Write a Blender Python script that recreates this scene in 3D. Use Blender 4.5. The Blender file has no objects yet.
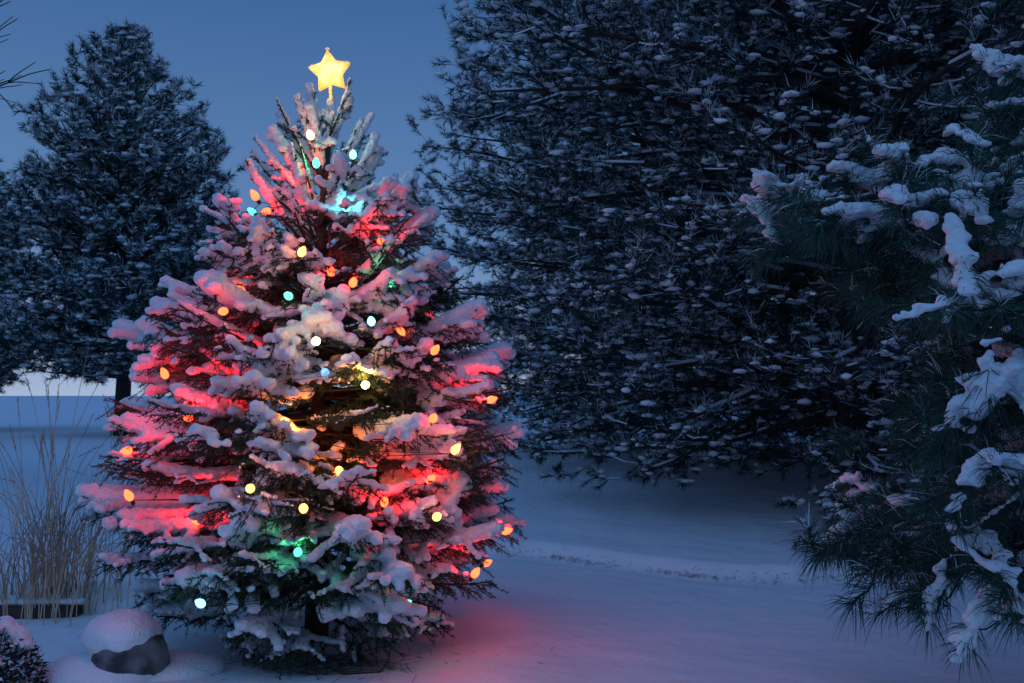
import bpy, math, numpy as np
from mathutils import Vector, Matrix
rng=np.random.default_rng(11)
scene=bpy.context.scene
F=996.0; HV=395.0; CH=1.5

# ---------------------------------------------------------------- helpers
def link(o,parent=None):
    scene.collection.objects.link(o)
    if parent is not None: o.parent=parent
    return o
def empty(name,loc=(0,0,0)):
    e=bpy.data.objects.new(name,None); e.location=loc; e.empty_display_size=.2
    return link(e)
def nrm(a):
    return a/np.maximum(np.linalg.norm(a,axis=-1,keepdims=True),1e-9)
def mesh_from(name,V,T,mats,mi=None,smooth=False,parent=None,attr=None):
    me=bpy.data.meshes.new(name)
    V=np.asarray(V,dtype=np.float32); T=np.asarray(T,dtype=np.int32)
    k=T.shape[1]
    me.vertices.add(len(V)); me.vertices.foreach_set('co',V.ravel())
    me.loops.add(len(T)*k); me.loops.foreach_set('vertex_index',T.ravel())
    me.polygons.add(len(T)); me.polygons.foreach_set('loop_start',np.arange(0,len(T)*k,k,dtype=np.int32))
    for m in mats: me.materials.append(m)
    if mi is not None: me.polygons.foreach_set('material_index',np.asarray(mi,dtype=np.int32))
    me.polygons.foreach_set('use_smooth',np.full(len(T),smooth,dtype=bool))
    me.update(calc_edges=True)
    if attr:
        for an,av in attr.items():
            a=me.attributes.new(an,'FLOAT','POINT'); a.data.foreach_set('value',np.asarray(av,dtype=np.float32))
    o=bpy.data.objects.new(name,me)
    return link(o,parent)
def sn(P,freq,seed,n=7):
    r=np.random.default_rng(seed); out=0
    for i in range(n):
        d=r.normal(size=P.shape[-1]); d/=np.linalg.norm(d)
        f=freq*r.uniform(.5,1.8)
        out=out+np.sin(P@d*f+r.uniform(0,6.28))
    return out/math.sqrt(n)
class Geo:
    def __init__(s): s.V=[];s.T=[];s.M=[];s.n=0
    def add(s,V,T,m):
        s.V.append(V); s.T.append(T+s.n); s.n+=len(V)
        s.M.append(np.full(len(T),m,dtype=np.int32) if np.isscalar(m) else m)
    def obj(s,name,mats,smooth=False,parent=None):
        return mesh_from(name,np.concatenate(s.V),np.concatenate(s.T),mats,np.concatenate(s.M),smooth,parent)
def needles(g,P,D,L,W,m,bend=0.0):
    n=len(P); L=np.broadcast_to(L,(n,))[:,None]; W=np.broadcast_to(W,(n,))[:,None]
    pr=nrm(np.cross(D,rng.normal(size=(n,3))))
    a=P-pr*W*.5; b=P+pr*W*.5
    if bend:
        mid=P+D*L*.55; tip=P+D*L+np.array([0,0,-1.0])*L*bend
        V=np.stack([a,b,mid-pr*W*.45,mid+pr*W*.45,tip],1).reshape(-1,3)
        base=np.arange(n)[:,None]*5
        T=np.concatenate([base+[0,1,2],base+[1,3,2],base+[2,3,4]])
        if not np.isscalar(m): m=np.concatenate([m,m,m])
    else:
        V=np.stack([a,b,P+D*L],1).reshape(-1,3); T=np.arange(n*3).reshape(n,3)
    g.add(V,T,m)
def segs(g,P0,P1,R0,R1,m,k=5):
    P0=np.asarray(P0);P1=np.asarray(P1); n=len(P0)
    if n==0: return
    R0=np.broadcast_to(R0,(n,));R1=np.broadcast_to(R1,(n,))
    D=nrm(P1-P0); ref=np.where(np.abs(D[:,2:3])>.9,np.array([[1.,0,0]]),np.array([[0,0,1.]]))
    A=nrm(np.cross(D,ref)); B=np.cross(D,A)
    an=np.arange(k)*2*math.pi/k
    ring=A[:,None,:]*np.cos(an)[None,:,None]+B[:,None,:]*np.sin(an)[None,:,None]
    V=np.concatenate([P0[:,None,:]+ring*R0[:,None,None],P1[:,None,:]+ring*R1[:,None,None]],1).reshape(-1,3)
    i=np.arange(k);j=(i+1)%k
    t=np.concatenate([np.stack([i,j,i+k],1),np.stack([j,j+k,i+k],1)])
    T=(np.arange(n)[:,None,None]*2*k+t[None]).reshape(-1,3)
    g.add(V,T,m)
def ico(sub):
    import bmesh
    bm=bmesh.new(); bmesh.ops.create_icosphere(bm,subdivisions=sub,radius=1)
    V=np.array([v.co[:] for v in bm.verts]);T=np.array([[v.index for v in f.verts] for f in bm.faces]); bm.free(); return V,T
ICO1=ico(1);ICO2=ico(2)
def blobs(g,C,R,m,tmpl=ICO1,jit=0.0):
    V0,T0=tmpl;n=len(C)
    if n==0:return
    th=rng.uniform(0,6.28,n);c,s=np.cos(th),np.sin(th)
    V=np.broadcast_to(V0[None],(n,)+V0.shape).copy()
    if jit: V*=1+rng.normal(size=V.shape[:2])[:,:,None]*jit
    x=V[:,:,0]*c[:,None]-V[:,:,1]*s[:,None]; y=V[:,:,0]*s[:,None]+V[:,:,1]*c[:,None]
    V[:,:,0]=x;V[:,:,1]=y
    V=V*R[:,None,:]+C[:,None,:]
    T=(np.arange(n)[:,None,None]*len(V0)+T0[None]).reshape(-1,3)
    g.add(V.reshape(-1,3),T,m)
def px(u,v,d):
    return np.array([(u-512)/F*d,d,CH+(HV-v)/F*d])

# ---------------------------------------------------------------- materials
def mat(name,col,rough=.8,col2=None,nscale=5,bump=0,bscale=60,spec=.3):
    m=bpy.data.materials.new(name); m.use_nodes=True; nt=m.node_tree; b=nt.nodes['Principled BSDF']
    b.inputs['Base Color'].default_value=(*col,1); b.inputs['Roughness'].default_value=rough
    b.inputs['Specular IOR Level'].default_value=spec
    tc=nt.nodes.new('ShaderNodeTexCoord')
    if col2:
        n=nt.nodes.new('ShaderNodeTexNoise'); n.inputs['Scale'].default_value=nscale; n.inputs['Detail'].default_value=2
        nt.links.new(tc.outputs['Object'],n.inputs['Vector'])
        r=nt.nodes.new('ShaderNodeValToRGB'); r.color_ramp.elements[0].position=.35; r.color_ramp.elements[1].position=.65
        r.color_ramp.elements[0].color=(*col,1); r.color_ramp.elements[1].color=(*col2,1)
        nt.links.new(n.outputs['Fac'],r.inputs['Fac']); nt.links.new(r.outputs['Color'],b.inputs['Base Color'])
    if bump:
        n=nt.nodes.new('ShaderNodeTexNoise'); n.inputs['Scale'].default_value=bscale; n.inputs['Detail'].default_value=3
        nt.links.new(tc.outputs['Object'],n.inputs['Vector'])
        bp=nt.nodes.new('ShaderNodeBump'); bp.inputs['Strength'].default_value=bump; bp.inputs['Distance'].default_value=.02
        nt.links.new(n.outputs['Fac'],bp.inputs['Height']); nt.links.new(bp.outputs['Normal'],b.inputs['Normal'])
    return m
def diffm(name,col,bump=0):
    m=bpy.data.materials.new(name); m.use_nodes=True; nt=m.node_tree; b=nt.nodes['Principled BSDF']; nt.nodes.remove(b)
    d=nt.nodes.new('ShaderNodeBsdfDiffuse'); d.inputs['Color'].default_value=(*col,1)
    oi=nt.nodes.new('ShaderNodeTexCoord'); n=nt.nodes.new('ShaderNodeTexNoise'); n.inputs['Scale'].default_value=2.5; n.inputs['Detail'].default_value=0
    nt.links.new(oi.outputs['Object'],n.inputs['Vector'])
    r=nt.nodes.new('ShaderNodeValToRGB'); r.color_ramp.elements[0].position=.3; r.color_ramp.elements[1].position=.7
    v=.1 if bump else .35
    r.color_ramp.elements[0].color=(*[c*(1-v) for c in col],1); r.color_ramp.elements[1].color=(*[min(.9,c*(1+v)) for c in col],1)
    nt.links.new(n.outputs['Fac'],r.inputs['Fac']); nt.links.new(r.outputs['Color'],d.inputs['Color'])
    if bump:
        n=nt.nodes.new('ShaderNodeTexNoise'); n.inputs['Scale'].default_value=55; n.inputs['Detail'].default_value=3
        nt.links.new(oi.outputs['Object'],n.inputs['Vector'])
        bp=nt.nodes.new('ShaderNodeBump'); bp.inputs['Strength'].default_value=bump; bp.inputs['Distance'].default_value=.02
        nt.links.new(n.outputs['Fac'],bp.inputs['Height']); nt.links.new(bp.outputs['Normal'],d.inputs['Normal'])
    nt.links.new(d.outputs[0],nt.nodes['Material Output'].inputs['Surface']); return m
def emis(name,col,st):
    m=bpy.data.materials.new(name); m.use_nodes=True; nt=m.node_tree; b=nt.nodes['Principled BSDF']
    b.inputs['Base Color'].default_value=(*[min(1,c) for c in col],1); b.inputs['Emission Color'].default_value=(*col,1)
    b.inputs['Emission Strength'].default_value=st; b.inputs['Roughness'].default_value=.15
    return m
M_snow=diffm('snow',(.80,.83,.87),.8)
M_snowp=diffm('snow_dusting',(.62,.67,.74))
M_spr=diffm('spruce_needles',(.045,.085,.052))
M_pine=diffm('pine_needles',(.024,.046,.045))
M_pinel=diffm('pine_needles_blue',(.026,.058,.058))
M_pinef=diffm('pine_needles_near',(.045,.092,.072))
M_bark=mat('bark',(.03,.024,.02),.9,(.06,.048,.04),12,.8,30)
M_rock=mat('granite',(.05,.05,.055),.8,(.20,.19,.19),9,1.0,18)
M_grass=diffm('dry_grass',(.52,.35,.24))
M_wood=mat('timber',(.05,.035,.028),.85,(.09,.065,.05),10,.6,40)
M_leaf=diffm('shrub_leaves',(.04,.05,.045))
M_wire=mat('cord',(.01,.03,.015),.4)

# ---------------------------------------------------------------- world / light
w=bpy.data.worlds.new('World'); scene.world=w; w.use_nodes=True; nt=w.node_tree
bg=nt.nodes['Background']; tc=nt.nodes.new('ShaderNodeTexCoord'); sp=nt.nodes.new('ShaderNodeSeparateXYZ')
nt.links.new(tc.outputs['Generated'],sp.inputs[0])
rp=nt.nodes.new('ShaderNodeValToRGB'); cr=rp.color_ramp
stops=[(0,(.37,.47,.66)),(.04,(.29,.39,.61)),(.14,(.12,.24,.47)),(.37,(.050,.135,.33)),(1,(.042,.125,.34))]
cr.elements[0].position=0; cr.elements[0].color=(*stops[0][1],1); cr.elements[1].position=1; cr.elements[1].color=(*stops[-1][1],1)
for p,c in stops[1:-1]:
    e=cr.elements.new(p); e.color=(*c,1)
nt.links.new(sp.outputs['Z'],rp.inputs['Fac'])
sky=nt.nodes.new('ShaderNodeTexSky'); sky.sky_type='NISHITA'; sky.sun_disc=False
sky.sun_elevation=math.radians(1); sky.sun_rotation=math.radians(200)
mx=nt.nodes.new('ShaderNodeMix'); mx.data_type='RGBA'; mx.blend_type='ADD'; mx.inputs[0].default_value=.001
nt.links.new(rp.outputs['Color'],mx.inputs[6]); nt.links.new(sky.outputs['Color'],mx.inputs[7])
nt.links.new(mx.outputs[2],bg.inputs['Color']); bg.inputs['Strength'].default_value=1.0
sl=bpy.data.lights.new('dusk_fill','SUN'); sl.energy=.42; sl.angle=math.radians(60); sl.color=(.26,.52,1)  # added soft blue fill to lift the snow; no sun is up
so=link(bpy.data.objects.new('dusk_fill',sl)); so.rotation_euler=(math.radians(42),0,math.radians(-28)); so.location=(0,-5,10)

# ---------------------------------------------------------------- ground
TX,TY=-1.2,6.2
def edge_y(x): return np.interp(x,[-12,-1,.1,1.13,1.95,3,5,10,30],[13,10.2,9.5,8.8,8.25,8.3,8.1,8,8])+.07*np.sin(x*3.1)+.04*np.sin(x*7.3)
def gh(x,y):
    P=np.stack([x,y],-1)
    h=.02*sn(P,1.1,3)+.006*sn(P,4.5,4)
    e=edge_y(x); fade=np.clip((x+1.2)/1.0,0,1)*np.clip((16-x)/4,0,1)
    st=np.clip((y-e)/.22,0,1); st=st*st*(3-2*st)
    h=h+fade*(.09*st-.04*np.exp(-((y-e+.12)/.2)**2))
    h=h+fade*np.clip((y-e)/14,0,1)*.25
    h=h+.25*np.clip((np.hypot(x,y)-60)/200,0,1)*sn(P,.02,5)
    r=np.hypot(x-TX,(y-TY))
    h=h-.05*np.exp(-(r/.75)**4)+.03*np.exp(-((r-1.3)/.3)**2)
    b=np.clip((-2.15-x)/.25,0,1)*np.clip((y-6.95)/.12,0,1)*np.clip((9.5-y)/1.5,0,1); h=h+.10*b
    return h
def axis(lo,a,b,hi,step,growth):
    mid=np.arange(a,b,step); up=[];s=step;p=mid[-1]
    while p<hi: s*=growth; p+=s; up.append(p)
    dn=[];s=step;p=mid[0]
    while p>lo: s*=growth; p-=s; dn.append(p)
    return np.array(dn[::-1]+list(mid)+up)
gx=axis(-700,-4,6,700,.035,1.13); gy=axis(-60,4,10.2,1500,.025,1.10)
X,Y=np.meshgrid(gx,gy); Z=gh(X,Y)
nx,ny=len(gx),len(gy)
i=np.arange(nx-1)[None,:]+np.arange(ny-1)[:,None]*nx
Q=np.stack([i,i+1,i+1+nx,i+nx],-1).reshape(-1,4)
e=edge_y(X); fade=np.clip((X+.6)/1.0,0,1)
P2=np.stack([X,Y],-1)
bare_and_shade=fade*np.exp(-((Y-e-.03)/.065)**2)*np.clip(.44+.13*sn(P2,3.5,9),0,.62)  # bank lip: patchy soil plus the shadow under the lip, painted into the colour
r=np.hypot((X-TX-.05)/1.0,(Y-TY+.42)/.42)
bare_and_shade=np.maximum(bare_and_shade,np.clip((1.0-r)*1.2+.30*sn(P2,7,8)+.0,0,.58))
M_ground=bpy.data.materials.new('snow_ground'); M_ground.use_nodes=True; nt=M_ground.node_tree; b=nt.nodes['Principled BSDF']
at=nt.nodes.new('ShaderNodeAttribute'); at.attribute_name='bare_and_shade'
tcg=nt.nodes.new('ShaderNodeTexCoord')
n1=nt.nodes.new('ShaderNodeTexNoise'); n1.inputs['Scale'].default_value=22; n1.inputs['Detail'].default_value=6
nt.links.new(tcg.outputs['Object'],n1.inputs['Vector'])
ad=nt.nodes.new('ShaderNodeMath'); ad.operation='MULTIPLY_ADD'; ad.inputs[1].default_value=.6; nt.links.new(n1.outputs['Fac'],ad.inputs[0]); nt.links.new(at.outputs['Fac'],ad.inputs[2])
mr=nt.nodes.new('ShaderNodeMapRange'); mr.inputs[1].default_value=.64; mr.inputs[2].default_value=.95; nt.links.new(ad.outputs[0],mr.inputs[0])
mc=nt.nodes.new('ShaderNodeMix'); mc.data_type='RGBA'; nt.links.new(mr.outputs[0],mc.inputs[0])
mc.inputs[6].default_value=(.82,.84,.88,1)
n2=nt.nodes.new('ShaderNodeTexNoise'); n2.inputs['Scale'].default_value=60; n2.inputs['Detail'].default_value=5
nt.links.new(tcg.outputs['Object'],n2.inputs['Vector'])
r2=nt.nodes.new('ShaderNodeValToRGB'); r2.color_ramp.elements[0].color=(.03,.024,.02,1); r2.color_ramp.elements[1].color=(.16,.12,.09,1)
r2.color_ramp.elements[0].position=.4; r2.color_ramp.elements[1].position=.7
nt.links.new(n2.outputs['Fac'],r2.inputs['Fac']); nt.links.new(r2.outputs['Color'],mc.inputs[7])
nt.links.new(mc.outputs[2],b.inputs['Base Color']); b.inputs['Roughness'].default_value=.7; b.inputs['Specular IOR Level'].default_value=.2
n3=nt.nodes.new('ShaderNodeTexNoise'); n3.inputs['Scale'].default_value=45; n3.inputs['Detail'].default_value=6
n4=nt.nodes.new('ShaderNodeTexNoise'); n4.inputs['Scale'].default_value=3.5; n4.inputs['Detail'].default_value=2
for q in (n3,n4): nt.links.new(tcg.outputs['Object'],q.inputs['Vector'])
ma=nt.nodes.new('ShaderNodeMath'); ma.operation='MULTIPLY_ADD'; ma.inputs[1].default_value=.12
nt.links.new(n3.outputs['Fac'],ma.inputs[0]); nt.links.new(n4.outputs['Fac'],ma.inputs[2])
bp=nt.nodes.new('ShaderNodeBump'); bp.inputs['Strength'].default_value=.8; bp.inputs['Distance'].default_value=.05
nt.links.new(ma.outputs[0],bp.inputs['Height']); nt.links.new(bp.outputs['Normal'],b.inputs['Normal'])
ground=mesh_from('snow_ground',np.stack([X,Y,Z],-1).reshape(-1,3),Q,[M_ground],None,True,None,{'bare_and_shade':bare_and_shade.ravel()})
def g1(x,y): return float(gh(np.array([x*1.0]),np.array([y*1.0]))[0])

g=Geo(); n=900
xs=rng.uniform(-.3,9,n); ys=edge_y(xs)+rng.normal(.03,.05,n)
xs2=TX+rng.normal(0,.5,300); ys2=TY-.4+rng.normal(0,.25,300)
xs=np.concatenate([xs,xs2]);ys=np.concatenate([ys,ys2]); zs=gh(xs,ys)
P=np.stack([xs,ys,zs-.004],1); D=nrm(np.stack([rng.normal(size=len(xs)),rng.normal(size=len(xs)),np.abs(rng.normal(.2,.35,len(xs)))],1))
segs(g,P,P+D*rng.uniform(.02,.07,len(xs))[:,None],.0022,.001,0,3)
g.obj('leaf_litter',[M_wood])

# ---------------------------------------------------------------- christmas tree (spruce)
PZ=[.05,.2,.47,.85,1.22,1.5,1.78,2.1,2.46,2.8,3.0,3.2,3.45,3.55]
PR=[.74,1.02,1.25,1.31,1.27,1.18,1.14,.94,.76,.58,.46,.33,.20,.1]
def prof(z): return np.interp(z,PZ,PR)
ctree=empty('christmas_tree',(TX,TY,g1(TX,TY)))
SC=px(327,67,TY)
def surf(u,v,f):
    d=TY-.5
    for _ in range(6):
        p=px(u,v,d); R=float(prof(p[2])); dx=p[0]-TX
        d=TY-math.sqrt(max(R*R-dx*dx,0.0))*f
    return px(u,v,d)
RED=(1,.012,.018);ORG=(1,.20,.02);YEL=(1,.50,.12);GRN=(.04,.8,.3);CYN=(.1,.7,1.0);BLU=(.1,.3,1)
BL=[(308,133,YEL,1.02,.8),(314,162,GRN,.8,.5),(351,153,CYN,.9,.3),(253,195,RED,1.02,1.6),(345,207,CYN,.6,.7),(300,252,ORG,1.0,1.3),
(288,296,GRN,1.0,.4),(223,311,RED,1.0,1.6),(352,283,RED,1.0,1.6),(330,272,RED,.7,1.6),(316,341,YEL,1.02,1.8),(371,322,CYN,1.0,.3),(390,283,GRN,.8,.3),
(434,351,RED,1.02,1.8),(433,419,RED,1.04,1.8),(455,450,ORG,1.02,1.5),(252,488,ORG,1.05,1.5),(132,496,RED,1.0,1.6),(437,516,ORG,1.05,1.5),(205,601,CYN,1.02,.4),
(300,550,GRN,.82,.6),(475,572,RED,.8,2.2),(190,418,RED,.8,3.5),(365,385,YEL,.84,3.0),(325,372,BLU,1.0,.15),(240,290,RED,.65,2.6),(385,502,RED,.75,2.4),(415,605,GRN,.75,.2),
(265,210,RED,.6,2.0),(490,400,RED,.8,2.2),(505,530,RED,.8,2.2),(165,375,RED,.8,2.2),(305,507,ORG,1.0,.3),
(200,520,RED,.65,2.4),(290,430,ORG,.7,2.2),(240,380,RED,.6,2.4),(380,240,RED,.65,1.8),(400,330,RED,.65,2.4),(130,450,RED,.75,1.8),(300,180,RED,.5,1.0),(395,570,ORG,.7,1.),
(430,480,RED,.6,2.4),(330,330,ORG,.6,1.8),(340,470,ORG,.6,1.2)]
bulbs=[(surf(u,v,f if f>.9 else f*.92),c,p,f>.9) for u,v,c,f,p in BL]
cols=[RED,ORG,RED,GRN,YEL,CYN,RED]
for k in range(12):
    z=.4+k*.23; a=math.radians(20+(k*83)%140); R=float(prof(z))*.92
    bulbs.append((np.array([TX+R*math.cos(a),TY+R*math.sin(a),z]),cols[k%7],1.0,True))
BP=np.array([b[0] for b in bulbs]); BV=np.array([b[3] for b in bulbs])
def far_from_bulbs(P,r):
    ok=np.ones(len(P),bool)
    for q,vv in zip(BP,BV): ok&=((P-q)**2).sum(1)>(r*(1 if vv else .55))**2
    return ok

wood=Geo(); ndl=Geo(); snow=Geo()
tw0=[];tw1=[];twr=[]
sb=[];sr=[]
def elev(z): return math.radians(np.interp(z,[.1,.6,1.4,2.0,2.4,2.8,3.1,3.5],[-15,-9,-2,7,18,36,48,58]))
def addtwig(pts,r0,r1):
    tw0.append(pts[:-1]);tw1.append(pts[1:]);rr=np.linspace(r0,r1,len(pts)); twr.append(np.stack([rr[:-1],rr[1:]],1))
levels=[]; z=.14
while z<3.42:
    levels.append(z); z+=np.interp(z,[0,2.3,3.0,3.5],[.205,.18,.14,.13])
az0=0
for zl in levels:
    R0=float(prof(zl)); nbr=max(6,int(2*math.pi*R0/.36))
    az0+=2.4
    for b_ in range(nbr):
        az=az0+b_*2*math.pi/nbr+rng.normal(0,.13)
        zt=min(zl+rng.uniform(-.11,.11),3.42); R=float(prof(zt))*rng.uniform(.80,1.03)
        el=elev(zt)+rng.normal(0,.06); zb=zt-R*math.tan(el); zb=min(max(zb,.15),3.25)
        n=14; t=np.linspace(0,1,n)
        a=az+rng.normal(0,.12)*t**2
        sag=rng.uniform(.0,.06)*R
        top=zt>2.8
        pts=np.stack([TX+R*t*np.cos(a),TY+R*t*np.sin(a),zb+(zt-zb)*t-sag*np.sin(math.pi*t)+(.16 if top else .09)*R*t**4],1)
        segs(wood,pts[:-1],pts[1:],(.012*(R+.2)*(1-t[:-1])+.004),(.012*(R+.2)*(1-t[1:])+.004),0,5)
        addtwig(pts[int(n*.2):],.005 if top else .004,.003)
        load=np.clip(rng.normal(1.02,.26),.35,1.5)
        bare_b=rng.random()<.09
        L=R/max(math.cos(el),.4); m=int(L*.8/.028)+2
        tt=np.linspace(.35 if not top else .22,1.0,m)
        c=np.stack([np.interp(tt,t,pts[:,k]) for k in range(3)],1)
        rad=(.035+.022*np.sin(math.pi*np.clip((tt-.3)/.75,0,1))*min(1,R+.1))*load
        if top: rad=rad*.60
        c[:,2]+=rad*.55+.006
        if not bare_b: sb.append(c); sr.append(rad)
        s=L*.28
        side=1
        while s<L*.97:
            ts=s/L; side=-side
            p=np.array([np.interp(ts,t,pts[:,k]) for k in range(3)])
            k0=min(int(ts*(n-1)),n-2); tan=nrm(pts[k0+1]-pts[k0])
            if top and rng.random()<.3: s+=.06; continue
            ln=min(.32,(.60*(1-ts)*L+.075))*rng.uniform(.65,1.1)
            if top: ln*=.6
            if ts<.4: ln*=.7
            an=math.radians(rng.uniform(38,65))*side
            ca,sa=math.cos(an),math.sin(an)
            d=np.array([tan[0]*ca-tan[1]*sa,tan[0]*sa+tan[1]*ca,tan[2]*.7+rng.uniform(-.38,.10)]); d=nrm(d)
            q=np.linspace(0,1,6)[:,None]
            tp=p+d*ln*q+np.array([0,0,1])*(rng.uniform(-.15,.15)*ln*q**2)
            tp=tp+ nrm(np.array([tan[0],tan[1],0]))*(q**2)*ln*.22
            addtwig(tp,.0035,.0025)
            m=max(2,int(ln/.028)); tq=np.linspace(.05,1.0,m)
            c=np.stack([np.interp(tq,q[:,0],tp[:,k]) for k in range(3)],1)
            rad=(.034-.004*tq)*load*rng.uniform(.65,1.2)*(.62 if top else 1)
            c[:,2]+=rad*.5+.004
            if rng.random()<.76 and not bare_b: sb.append(c);sr.append(rad)
            for _ in range(2):
                if top or rng.random()<.2: continue
                dh=nrm(np.array([d[0]*.5+tan[0]*.5+rng.normal(0,.3),d[1]*.5+tan[1]*.5+rng.normal(0,.3),-rng.uniform(.5,1.1)]))
                lh=rng.uniform(.07,.16); p0=tp[rng.integers(0,4)]
                addtwig(np.stack([p0,p0+dh*lh*.5,p0+dh*lh+np.array([tan[0],tan[1],.2])*.02]),.003,.002)
            if ln>.10:
                for s2 in np.arange(.05,ln-.02,.05):
                    for sd in (-1,1):
                        if rng.random()<.2: continue
                        d2=nrm(tp[-1]-tp[0]); a2=math.radians(rng.uniform(35,60))*sd
                        e2=nrm(np.array([d2[0]*math.cos(a2)-d2[1]*math.sin(a2),d2[0]*math.sin(a2)+d2[1]*math.cos(a2),d2[2]+rng.uniform(-.8,0)]))
                        l2=min(.12,.5*(ln-s2)+.04)*rng.uniform(.7,1.1)
                        p2=tp[0]+(tp[-1]-tp[0])*(s2/ln)
                        addtwig(np.stack([p2,p2+e2*l2]),.0025,.002)
                        if rng.random()<.28 and e2[2]>-.45 and not bare_b:
                            c=np.stack([p2+e2*l2*.35,p2+e2*l2*.65,p2+e2*l2*.95]); rd=np.array([.025,.023,.020])*load
                            c[:,2]+=rd*.5; sb.append(c); sr.append(rd)
            s+=.070*rng.uniform(.8,1.2)
lead=np.array([[TX,TY,0],[TX+.005,TY,.8],[TX,TY,1.8],[TX+.01,TY,2.7],[TX+.05,TY,3.1],[TX+.055,TY,3.42]])
segs(wood,lead[:-1],lead[1:],[.075,.065,.045,.025,.014],[.065,.045,.025,.014,.008],0,10)
addtwig(np.linspace(lead[3],lead[5],20),.006,.005)
c=np.linspace(lead[4],lead[5],16)[:13]; c=c+rng.normal(0,.006,c.shape); sb.append(c); sr.append(np.full(13,.026))
A0=np.concatenate(tw0);A1=np.concatenate(tw1);AR=np.concatenate(twr)
segs(wood,A0,A1,AR[:,0],AR[:,1],0,3)
LN=np.linalg.norm(A1-A0,axis=1); rad_=np.hypot(A0[:,0]-TX,A0[:,1]-TY)/prof(A0[:,2])
dens=np.where(A0[:,2]>2.7,480,np.where(rad_>.45,270,80))
cnt=rng.poisson(LN*dens); idx=np.repeat(np.arange(len(LN)),cnt)
q=rng.random(len(idx))[:,None]; P=A0[idx]*(1-q)+A1[idx]*q; D0=nrm(A1[idx]-A0[idx])
rp_=rng.normal(size=P.shape); rp_-=D0*(rp_*D0).sum(1,keepdims=True); rp_=nrm(rp_)
D=nrm(D0*rng.uniform(.35,.9,len(P))[:,None]+rp_)
ok=far_from_bulbs(P,.035)
needles(ndl,P[ok],D[ok],rng.uniform(.016,.030,ok.sum()),.0045,0)
PI=Matrix.Translation(-ctree.location)
o=ndl.obj('needles',[M_spr],False,ctree); o.matrix_parent_inverse=PI
o=wood.obj('trunk_and_branches',[M_bark],True,ctree); o.matrix_parent_inverse=PI
C=np.concatenate(sb);Rr=np.concatenate(sr)
keep=(sn(C,8,31)>-.92)&far_from_bulbs(C,.064)&(((C-SC)**2).sum(1)>.17**2)
rn=np.hypot(C[:,0]-TX,C[:,1]-TY)/prof(C[:,2]); keep&=(rn>.45)|(C[:,2]>2.6)
C=C[keep];Rr=Rr[keep]*(1+.18*sn(C,16,33)).clip(.6,1.45)
blobs(snow,C,np.stack([Rr*1.1,Rr*1.1,Rr*.88],1),0,ICO1)
o=snow.obj('snow_on_boughs',[M_snow],True,ctree); o.matrix_parent_inverse=PI
def snow_mods(o,vox,disp,scale):
    m=o.modifiers.new('r','REMESH'); m.mode='VOXEL'; m.voxel_size=vox; m.use_smooth_shade=True
    m=o.modifiers.new('s','SMOOTH'); m.iterations=2; m.factor=.6
    tx=bpy.data.textures.new('clouds','CLOUDS'); tx.noise_scale=scale; tx.noise_depth=2
    m=o.modifiers.new('d','DISPLACE'); m.texture=tx; m.strength=disp; m.mid_level=.5; m.texture_coords='GLOBAL'
snow_mods(o,.0115,.026,.035)

def lathe(g,base,up,prof_,m,k=12):
    up=nrm(np.array(up)); ref=np.array([1.,0,0]) if abs(up[2])>.9 else np.array([0,0,1.])
    A=nrm(np.cross(up,ref));B=np.cross(up,A); an=np.arange(k)*2*math.pi/k
    V=[];T=[]
    for (h,r) in prof_: V.append(base+up*h+(A[None]*np.cos(an)[:,None]+B[None]*np.sin(an)[:,None])*r)
    for j in range(len(prof_)-1):
        for i in range(k):
            a=j*k+i;b=j*k+(i+1)%k; T+= [[a,b,a+k],[b,b+k,a+k]]
    g.add(np.concatenate(V),np.array(T),m)
mats={RED:emis('bulb_red',(1,.055,.015),9),ORG:emis('bulb_orange',(1,.25,.04),11),YEL:emis('bulb_warm_white',(1,.62,.22),14),
 GRN:emis('bulb_green',(.08,.9,.4),3),CYN:emis('bulb_cyan',(.2,.85,1),3.5),BLU:emis('bulb_blue',(.1,.3,1),1.5)}
keys=list(mats); gb=Geo(); bp_=[(0,.008),(.006,.013),(.018,.0165),(.032,.0135),(.045,.007),(.052,.0008)]
bp_=[(a*1.3,b*1.35) for a,b in bp_]
for (p,c,pw,vis) in bulbs:
    out=np.array([p[0]-TX,p[1]-TY,0]); out=nrm(out); d=nrm(out*.8+np.array([0,0,rng.uniform(-.3,.9)])+rng.normal(0,.2,3))
    lathe(gb,p-d*.02,d,bp_,keys.index(c)); 
    lathe(gb,p-d*.050,d,[(0,.001),(0.001,.011),(.032,.011),(.0321,.004)],len(keys),8)
    ld=bpy.data.lights.new('bulb_light','POINT'); ld.color=c; ld.energy=1.15*pw*(.75 if vis else 1); ld.shadow_soft_size=.02
    lo=bpy.data.objects.new('bulb_light',ld); link(lo,ctree); lo.matrix_parent_inverse=PI
    lo.location=Vector(p+out*(.045 if vis else -.03)+np.array([0,0,.02 if vis else .045]))
o=gb.obj('bulbs',[mats[k] for k in keys]+[M_wire],True,ctree); o.matrix_parent_inverse=PI
order=np.argsort(BP[:,2]); gw=Geo()
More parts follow.
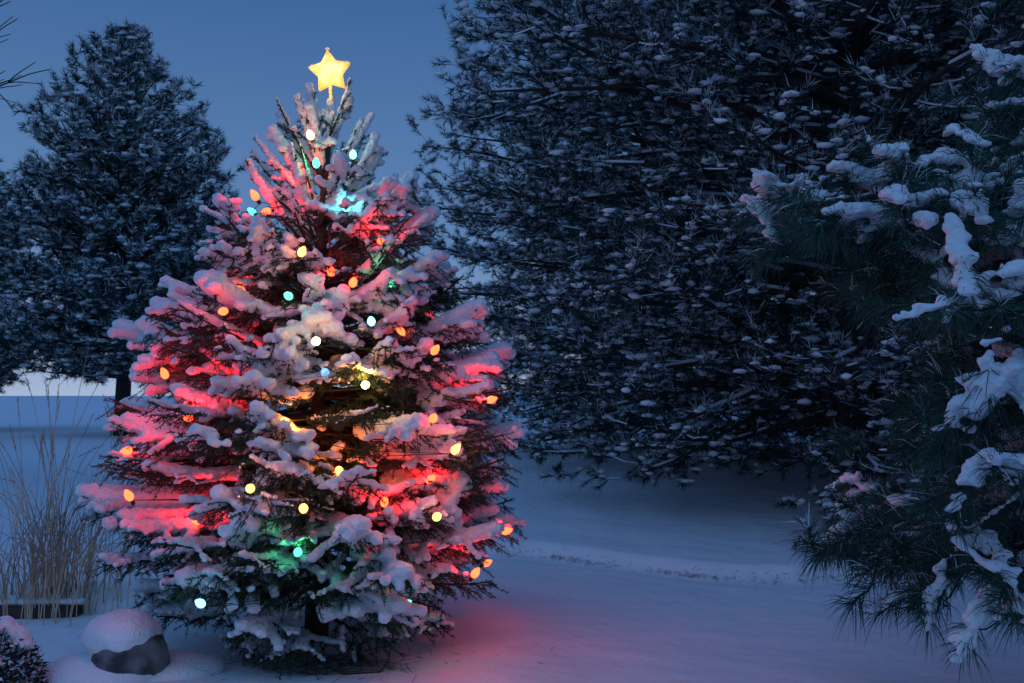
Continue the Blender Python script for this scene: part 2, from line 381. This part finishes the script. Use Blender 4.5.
for k in range(len(order)-1):
    a=BP[order[k]];b=BP[order[k+1]]
    a1=math.atan2(a[1]-TY,a[0]-TX); b1=math.atan2(b[1]-TY,b[0]-TX); da=(b1-a1+math.pi)%(2*math.pi)-math.pi
    tt=np.linspace(0,1,14); ra=math.hypot(a[0]-TX,a[1]-TY);rb=math.hypot(b[0]-TX,b[1]-TY)
    rr=(ra*(1-tt)+rb*tt)*(1-.30*np.sin(math.pi*tt)**.6)-.03; an=a1+da*tt
    pts=np.stack([TX+rr*np.cos(an),TY+rr*np.sin(an),a[2]*(1-tt)+b[2]*tt-.03*np.sin(math.pi*tt)-.02],1)
    segs(gw,pts[:-1],pts[1:],.0022,.0022,0,5)
pc=np.array([[TX+.55,TY-.75,.35],[TX+.56,TY-.78,.2],[TX+.54,TY-.8,.08],[TX+.50,TY-.82,.03],[TX+.3,TY-.8,.012],[TX+.1,TY-.5,.0]])
segs(gw,pc[:-1],pc[1:],.005,.005,0,6)
o=gw.obj('light_cord',[M_wire],True,ctree); o.matrix_parent_inverse=PI

M_star=bpy.data.materials.new('star_glow'); M_star.use_nodes=True; nt=M_star.node_tree; b=nt.nodes['Principled BSDF']
b.inputs['Base Color'].default_value=(.8,.5,.15,1); b.inputs['Roughness'].default_value=.3
tcs=nt.nodes.new('ShaderNodeTexCoord'); ns=nt.nodes.new('ShaderNodeTexNoise'); ns.inputs['Scale'].default_value=22; ns.inputs['Detail'].default_value=2
ln_=nt.nodes.new('ShaderNodeVectorMath'); ln_.operation='LENGTH'; nt.links.new(tcs.outputs['Object'],ln_.inputs[0]); nt.links.new(tcs.outputs['Object'],ns.inputs['Vector'])
mm=nt.nodes.new('ShaderNodeMath'); mm.operation='MULTIPLY_ADD'; mm.inputs[1].default_value=-4.5; nt.links.new(ln_.outputs['Value'],mm.inputs[0]); nt.links.new(ns.outputs['Fac'],mm.inputs[2])
rs=nt.nodes.new('ShaderNodeValToRGB'); rs.color_ramp.elements[0].position=.0; rs.color_ramp.elements[0].color=(.95,.40,.04,1); rs.color_ramp.elements[1].position=.32; rs.color_ramp.elements[1].color=(1.4,1.0,.42,1)
nt.links.new(mm.outputs[0],rs.inputs['Fac']); nt.links.new(rs.outputs['Color'],b.inputs['Emission Color']); b.inputs['Emission Strength'].default_value=1.1
V=[[0,-.05,0],[0,.05,0]]; 
for k in range(10):
    a=math.pi/2+k*math.pi/5+.12; rr=.143 if k%2==0 else .080
    V.append([rr*math.cos(a),-.016,rr*math.sin(a)]); V.append([rr*math.cos(a),.016,rr*math.sin(a)])
T=[]
for k in range(10):
    a=2+2*k; b2=2+2*((k+1)%10)
    T+=[[0,a,b2],[1,b2+1,a+1],[a,a+1,b2],[a+1,b2+1,b2]]
so_=mesh_from('star_topper',np.array(V),np.array(T),[M_star],None,False,ctree)
so_.matrix_parent_inverse=PI; so_.location=Vector(SC)
md=so_.modifiers.new('b','BEVEL'); md.width=.008; md.segments=3
gs=Geo(); cc=[];rr=[]
for (a,l) in ((90,.135),(18,.115),(162,.115)):
    a=math.radians(a)+.12
    for q in np.linspace(.55,1.0,5): cc.append([SC[0]+l*q*math.cos(a),SC[1],SC[2]+l*q*math.sin(a)+.016]); rr.append(.012+.006*rng.random())
blobs(gs,np.array(cc),np.stack([rr,np.array(rr)*1.3,np.array(rr)*.7],1),0,ICO2)
cl=np.linspace(lead[5]-[0,0,.05],SC-[0,0,.05],5); segs(gs,cl[:-1],cl[1:],.011,.009,1,8)
o=gs.obj('star_snow_and_stem',[M_snow,M_star],True,ctree); o.matrix_parent_inverse=PI
ld=bpy.data.lights.new('star_light','POINT'); ld.color=(1,.6,.2); ld.energy=1.5; ld.shadow_soft_size=.05
lo=bpy.data.objects.new('star_light',ld); link(lo,ctree); lo.matrix_parent_inverse=PI; lo.location=Vector(SC+np.array([0,-.15,-.04]))

# ---------------------------------------------------------------- pines
class Pine:
    def __init__(s): s.w=Geo(); s.s0=[];s.s1=[];s.sr=[]; s.TP=[];s.TD=[]
    def branch(s,pts,r0,sec_sp,sec_max,ter_sp,ter_len,t0=.25,droop=0.1,up=.3):
        n=len(pts); seg=np.linalg.norm(np.diff(pts,axis=0),axis=1); cum=np.concatenate([[0],np.cumsum(seg)]); L=cum[-1]
        tt=cum/L; rr=r0*(1-tt)**.8+.006
        segs(s.w,pts[:-1],pts[1:],rr[:-1],rr[1:],0,5); s.s0.append(pts[:-1]);s.s1.append(pts[1:]);s.sr.append(rr[:-1])
        S=np.arange(L*t0,L,sec_sp)
        for k,q in enumerate(S):
            ts=q/L; p=np.array([np.interp(q,cum,pts[:,c]) for c in range(3)]); k0=min(np.searchsorted(cum,q),n-1); tan=nrm(pts[k0]-pts[k0-1])
            ln=sec_max*(math.sin(math.pi*min(1,(ts*.66+.18)))**.8)*rng.uniform(.5,1.1); ln=min(ln,(L-q)*1.1+ter_len*2.0)
            an=math.radians(rng.uniform(30,70))*(1 if k%2 else -1); ca,sa=math.cos(an),math.sin(an)
            d=nrm(np.array([tan[0]*ca-tan[1]*sa,tan[0]*sa+tan[1]*ca,tan[2]+rng.uniform(-.45,.4)]))
            m=5; u=np.linspace(0,1,m)[:,None]
            sp_=p+d*ln*u+np.array([0,0,1])*ln*(-droop*1.2*u+ (droop+.12)*u**3)
            rs_=np.linspace(max(.005,r0*.25*(1-ts)),.003,m)
            segs(s.w,sp_[:-1],sp_[1:],rs_[:-1],rs_[1:],0,3); s.s0.append(sp_[:-1]);s.s1.append(sp_[1:]);s.sr.append(rs_[:-1])
            nt_=max(2,int(ln/ter_sp)); 
            uu=rng.uniform(.1,1,nt_)[:,None]; uu[0]=1
            base=p+d*ln*uu+np.array([0,0,1])*ln*(-droop*1.2*uu+(droop+.12)*uu**3)
            dd=nrm(d+rng.normal(0,.55,(nt_,3))+np.array([0,0,up])); l3=ter_len*rng.uniform(.4,1.1,nt_)[:,None]
            segs(s.w,base,base+dd*l3,.004,.003,0,3)
            s.TP.append(base+dd*l3); s.TD.append(dd)
        for _ in range(3): 
            s.TP.append(pts[-1:]+rng.normal(0,.04,3));s.TD.append(nrm(pts[-1:]-pts[-2:-1]+rng.normal(0,.2,3)))
    def finish(s,root,K,nl,nw,zone,snow_frac,blob,mats_,bend=0,remesh=None,pblob=.6,snowseg=1.0,spread=.8,pads=False):
        TP=np.concatenate(s.TP);TD=np.concatenate(s.TD);n=len(TP)
        g=Geo(); idx=np.repeat(np.arange(n),K); m=len(idx)
        D0=TD[idx]; P=TP[idx]-D0*(rng.random(m)**1.2*zone)[:,None]
        rp_=rng.normal(size=P.shape); rp_-=D0*(rp_*D0).sum(1,keepdims=True); rp_=nrm(rp_)
        D=nrm(D0*rng.uniform(.25,1.1,m)[:,None]+rp_*spread*rng.uniform(.4,1.1,m)[:,None])
        tuftsnow=np.clip(rng.normal(1,.5,n),0,2)[idx]
        mi=(rng.random(m)<snow_frac*tuftsnow*np.clip(D[:,2]*.9+.35,0,1.2)).astype(np.int32)
        needles(g,P,D,nl*rng.uniform(.7,1.1,m),nw,mi,bend)
        o=g.obj('needles',[mats_[1],M_snowp],False,root)
        o=s.w.obj('trunk_and_branches',[mats_[0]],True,root)
        gs=Geo()
        if pads:
            cl_=sn(TP,3.0,77)          # whole clumps loaded or shed
            k=(rng.random(n)<pblob)&(cl_>-.55); A=TP[k];B=TD[k]; ld=np.clip(rng.normal(1,.28,len(A)),.4,1.5)
            for f in np.linspace(-.25,1.8,10):
                w_=blob*ld*(1.05-.35*abs(f-.6))*rng.uniform(.7,1.25,len(A))
                C=A-B*(zone*f)+rng.normal(0,blob*.25,A.shape); C[:,2]+=w_*.40+.015-np.maximum(0,-f)*.05
                blobs(gs,C,np.stack([w_*1.15,w_*1.0,w_*.60],1),0,ICO1,.10)
        elif pblob>0:
            k=rng.random(n)<pblob; C=TP[k]-TD[k]*(zone*rng.uniform(.0,1.0,(k.sum(),1))); C=C+rng.normal(0,blob*.3,C.shape); C[:,2]+=blob*.4
            q=rng.uniform(.5,1.3,len(C))*blob
            blobs(gs,C,np.stack([q*rng.uniform(.8,1.5,len(C)),q*rng.uniform(.6,1.0,len(C)),q*.45],1),0,ICO1,.22)
        a=np.concatenate(s.s0);b=np.concatenate(s.s1);r=np.concatenate(s.sr)
        hz=np.hypot(*(b-a)[:,:2].T)/np.linalg.norm(b-a,axis=1)
        k=(rng.random(len(a))<.75*snowseg)&(hz>.6)
        up_=np.array([0,0,1.])*(r[k]*.8+.006)[:,None]
        segs(gs,a[k]+up_,b[k]+up_,r[k]*.6+blob*.12,r[k]*.6+blob*.12,0,5)
        o=gs.obj('snow_on_boughs',[M_snow if remesh else M_snowp],True,root)
        if remesh: snow_mods(o,remesh,remesh*2.2,.04)
def make_pine(name,loc,H,prf,zmin,nb,r0,elevf,trunk_r,sec_sp,sec_max,ter_sp,ter_len,K,nl,nw,zone,snow_frac,blob,mat_,pblob=.6,lean=(0,0),droop=.1,arch=.0,snowseg=.3):
    root=empty(name,loc); p=Pine()
    zz=np.linspace(0,1,nb); zt_=zmin+(H-zmin)*zz**1.15
    n=16;t=np.linspace(0,1,n)
    tr=np.stack([lean[0]*t**1.5+.12*np.sin(t*5),lean[1]*t+.1*np.sin(t*4+1),H*.98*t],1); rr=trunk_r*(1-t)**.8+.02
    tr[:,0]-=tr[0,0];tr[:,1]-=tr[0,1]; rr[0]*=1.25
    segs(p.w,tr[:-1],tr[1:],rr[:-1],rr[1:],0,12)
    for k in range(nb):
        zt=zt_[k]; R=max(.15,float(prf(zt))*rng.uniform(.74,1.03)); az=k*2.39996+rng.normal(0,.2)
        el=math.radians(float(elevf(zt/H))+rng.normal(0,7)); zb=min(max(zt-R*math.tan(el),zmin*.8+.3),H*.96)
        q=np.linspace(0,1,12); bx=np.interp(zb,tr[:,2],tr[:,0]);by=np.interp(zb,tr[:,2],tr[:,1])
        a=az+rng.normal(0,.22)*q+.05*np.sin(q*7+k)
        pts=np.stack([bx+R*q*np.cos(a),by+R*q*np.sin(a),zb+(zt-zb)*q+R*(arch*np.sin(math.pi*q)-.06*q+.06*q**4)+.05*np.sin(q*9+k)*q],1)
        p.branch(pts,r0*(R/5+.2),sec_sp,sec_max*min(1,R/float(prf(zmin+.3*H))+.15),ter_sp,ter_len,.22,droop)
    p.finish(root,K,nl,nw,zone,snow_frac,blob,(M_bark,mat_),pblob=pblob,snowseg=snowseg)
    return root
def dup(root,name,loc,rz,sc):
    e=empty(name,loc); e.rotation_euler=(0,0,rz); e.scale=(sc,)*3
    for c in root.children:
        o=bpy.data.objects.new(c.name,c.data); link(o,e)
    return e
bigprof=lambda z: np.interp(z,[.3,1,2,4.8,6.5,9,12],[3.4,4.2,4.7,5.3,5.0,3.6,.4])
PX,PY=4.1,12.2
big=make_pine('pine_tree',(PX,PY,g1(PX,PY)-.05),12,bigprof,.35,185,.05,lambda f:np.interp(f,[0,.15,.5,1],[-12,-3,10,40]),.17,
   .19,1.35,.11,.22,38,.14,.0075,.17,.32,.055,M_pine,pblob=.55,droop=.12,arch=.05,snowseg=.35)
dup(big,'pine_tree',(9.5,20,g1(9.5,20)-.05),1.9,1.15)
dup(big,'pine_tree',(3.0,19,g1(3.0,19)-.05),3.6,.97)
dup(big,'pine_tree',(15,16,g1(15,16)-.05),5.0,1.1)
lp=lambda z: np.interp(z,[2.2,3.2,4.5,7,10,12,14,15.6],[2.8,4.1,4.7,4.6,4.0,3.1,1.7,.3])
LX,LY=-14.5,37
left=make_pine('pine_tree',(LX,LY,g1(LX,LY)-.05),15.2,lp,2.4,210,.08,lambda f:np.interp(f,[0,.2,.6,1],[-3,5,18,50]),.28,
   .32,1.4,.20,.3,26,.34,.028,.35,.36,.14,M_pinel,pblob=.5,droop=.05,snowseg=.2)
dup(left,'pine_tree',(-23.5,41,g1(-23.5,41)-.05),2.0,.85)

# near pine at the right
root=empty('pine_tree',(3.6,4.7,g1(3.6,4.7)-.03)); O=np.array([3.6,4.7,g1(3.6,4.7)-.03]); p=Pine()
t=np.linspace(0,1,14); tr=np.stack([.08*np.sin(t*4),.06*np.sin(t*3),6.2*t],1); rr=.12*(1-t)+.015
segs(p.w,tr[:-1],tr[1:],rr[:-1],rr[1:],0,12)
tips=[(775,210,4.3),(805,200,4.7),(845,235,4.1),(877,290,4.4),(920,300,3.9),(1005,65,4.2),(1005,130,4.9),(895,450,4.1),(850,545,4.3),(885,505,4.7),
 (910,590,3.9),(955,540,3.5),(1005,610,3.5),(940,395,3.7),(910,225,3.8),(985,310,3.4),(1005,215,3.6),(945,350,4.5),(965,470,4.0),(1000,400,3.3),(1000,520,4.2),(895,560,4.6),(960,255,4.4),(1015,470,3.2),
 (800,222,4.1),(865,560,4.0),(885,255,4.1),(930,215,4.3)]
for (u,v,d) in tips:
    T_=px(u,v,d)-O; L=math.hypot(T_[0],T_[1]); zb=T_[2]+np.interp(T_[2],[0,1,2.5],[.35,.1,-.25]); zb=max(zb,.25)
    q=np.linspace(0,1,12)[:,None]; B=np.array([0,0,zb]); side=nrm(np.array([-T_[1],T_[0],0]))*rng.normal(0,.12)
    pts=B+(T_-B)*q+np.array([0,0,1])*(.16*np.sin(math.pi*q))*L*.5+side*np.sin(math.pi*q)
    p.branch(pts,.022,.125,.48,.095,.10,.28,.30,-.02)
for k in range(36):
    az=math.radians(rng.uniform(-110,110)); zt=.4+k*.15; R=np.interp(zt,[.3,1.5,4,6.3],[2.0,2.1,1.5,.2])*rng.uniform(.8,1.05)
    q=np.linspace(0,1,10)[:,None]; T_=np.array([R*math.cos(az),R*math.sin(az),zt]); B=np.array([0,0,max(.3,zt-.1)])
    pts=B+(T_-B)*q+np.array([0,0,1])*(.08*np.sin(math.pi*q))*R
    p.branch(pts,.022,.2,.5,.14,.12,.28,.2,.05)
p.finish(root,70,.14,.0036,.13,.10,.038,(M_bark,M_pinef),bend=.20,remesh=.0125,pblob=.62,snowseg=.7,spread=.95,pads=True)

# bare deciduous tree at far left
root=empty('bare_tree',(-11.3,15,g1(-11.3,15)-.05)); g=Geo(); A=[];B=[];RA=[];RB=[]
r9=np.random.default_rng(5)
def rec(p,d,L,r,dep):
    n=4
    for k in range(n):
        d=nrm(d+r9.normal(0,.10,3)); q=p+d*L/n; A.append(p);B.append(q);RA.append(r*(1-.4*k/n));RB.append(r*(1-.4*(k+1)/n)); p=q
        if dep>0 and k>0:
            for _ in range(2): rec(p,nrm(d+r9.normal(0,.55,3)+np.array([0,0,.15])),L*r9.uniform(.5,.75),r*.5,dep-1)
    if dep>0: rec(p,d,L*.7,r*.6,dep-1)
rec(np.array([0,0,0.]),np.array([.03,0,1.]),3.5,.12,4)
segs(g,np.array(A),np.array(B),np.maximum(RA,.004),np.maximum(RB,.004),0,5); g.obj('trunk_and_branches',[M_bark],True,root)

# ornamental grass
root=empty('ornamental_grass',(-3.2,7.0,0)); g=Geo()
nbl=250; A=[];B=[];RA=[]
hd0=[];hd1=[]
for k in range(nbl):
    bx=rng.normal(0,.24);by=rng.normal(0,.16); h=rng.uniform(.4,1.0) if k%6 else rng.uniform(1.1,1.8)
    lean=np.array([rng.normal(.06,.34)+bx*.6,rng.normal(0,.22),0])
    t=np.linspace(0,1,8)[:,None]; z0=g1(-3.2+bx,7.0+by)
    curl=.45*(1 if rng.random()<.4 else .2)*rng.random()
    pts=np.array([bx,by,z0-.02])+np.array([0,0,1])*h*(t-curl*t**3)+lean*h*t**1.8*(.6+curl*2)
    A.append(pts[:-1]);B.append(pts[1:]);RA.append(np.linspace(.0046,.0020,8)[:-1])
    if h>1.1: hd0.append(pts[-1]); hd1.append(nrm(pts[-1]-pts[-2]))
segs(g,np.concatenate(A),np.concatenate(B),np.concatenate(RA),np.concatenate(RA)*.85,0,3)
H0=np.array(hd0);H1=np.array(hd1); idx=np.repeat(np.arange(len(H0)),40)
P=H0[idx]-H1[idx]*rng.uniform(-.02,.16,len(idx))[:,None]; needles(g,P,nrm(H1[idx]+rng.normal(0,.25,P.shape)),.035,.004,0)
g.obj('blades',[M_grass],False,root)

# boulder with snow cap
def lumpy(name,c,r,m,seed,amp,freq,parent,sub=5,flat=None,box=0):
    V,T=ico(sub)
    if box: V=V/ (np.abs(V)**4).sum(1,keepdims=True)**(.25*box)
    V=V*(1+amp*sn(V,freq,seed)+amp*.3*sn(V,freq*3.2,seed+1))[:,None]*np.array(r)
    if flat is not None: V[:,2]=np.maximum(V[:,2],flat(V))
    o=mesh_from(name,V,T,[m],None,True,parent); o.location=c; return o
bx,by=-2.06,5.35
root=empty('snow_capped_boulder',(bx,by,g1(bx,by)))
o=lumpy('boulder',(0.04,-.01,.07),(.20,.19,.20),M_rock,5,.10,2.6,root,5,None,.35); o.rotation_euler=(.05,.12,.4)
lumpy('snow_cap',(-.01,.0,.195),(.215,.21,.14),M_snow,16,.08,2.4,root,5,lambda V:-.03-.18*np.clip((-V[:,0]+.02)/.2,0,1)-.02*sn(V[:,:2],14,4))
lumpy('snow_skirt',(-.12,-.02,-.01),(.34,.30,.12),M_snow,9,.05,2.2,root)
lumpy('snow_skirt',(.10,.16,-.03),(.36,.3,.09),M_snow,12,.05,2.2,root)

# shrub bottom-left
sx,sy=-2.66,5.0
root=empty('snowy_shrub',(sx,sy,g1(sx,sy))); g=Geo(); n=5200
d=nrm(rng.normal(size=(n,3))); d[:,2]=np.abs(d[:,2]); rr=rng.uniform(.6,1.05,n)**.6
P=d*np.array([.27,.26,.36])*rr[:,None]*(1+.16*sn(d,4,2))[:,None]
mi=((rng.random(n)<.22+.25*d[:,2])).astype(np.int32)
needles(g,P,nrm(d+rng.normal(0,.6,d.shape)),.03,.016,mi)
st=np.zeros((60,3)); en=nrm(rng.normal(size=(60,3)))*.28; en[:,2]=np.abs(en[:,2])+.05; segs(g,st,en,.006,.003,2,4)
g.obj('leaves_and_stems',[M_leaf,M_snowp,M_bark],False,root)
gs=Geo(); d=nrm(rng.normal(size=(140,3))); d[:,2]=np.abs(d[:,2])+.6; d=nrm(d); d=d[sn(d,5,3)>-.5]; nn=len(d)
blobs(gs,d*np.array([.25,.24,.36])*(1+.16*sn(d,4,2))[:,None],np.stack([rng.uniform(.035,.065,nn)]*2+[rng.uniform(.025,.04,nn)],1),0,ICO1)
o=gs.obj('snow',[M_snow],True,root); snow_mods(o,.012,.02,.04)

# timber edging
import bmesh
root=empty('garden_timber',(-3.45,6.88,g1(-3.45,6.75)))
bm=bmesh.new(); bmesh.ops.create_cube(bm,size=1); bmesh.ops.scale(bm,vec=(1.0,.12,.09),verts=bm.verts); bmesh.ops.bevel(bm,geom=bm.edges[:],offset=.012,segments=2,affect='EDGES')
me=bpy.data.meshes.new('timber'); bm.to_mesh(me); bm.free(); me.materials.append(M_wood); o=link(bpy.data.objects.new('timber',me),root); o.location=(0,0,.035); o.rotation_euler=(0,0,.03)
gs=Geo(); xs=np.linspace(-.5,.5,50); blobs(gs,np.stack([xs,xs*.03+.02,np.full(50,.095)],1),np.stack([np.full(50,.04),np.full(50,.065),rng.uniform(.022,.03,50)],1),0,ICO1)
o=gs.obj('snow',[M_snow],True,root); snow_mods(o,.012,.01,.05)

# camera
cam=bpy.data.cameras.new('camera'); co=link(bpy.data.objects.new('camera',cam)); cam.lens=35; cam.sensor_width=36
cam.clip_start=.05; cam.clip_end=4000; co.location=(0,0,CH); co.rotation_euler=(math.radians(90)+math.atan((HV-341.5)/F),0,0)
scene.camera=co
scene.view_settings.view_transform='Standard'; scene.view_settings.look='None'; scene.view_settings.exposure=0
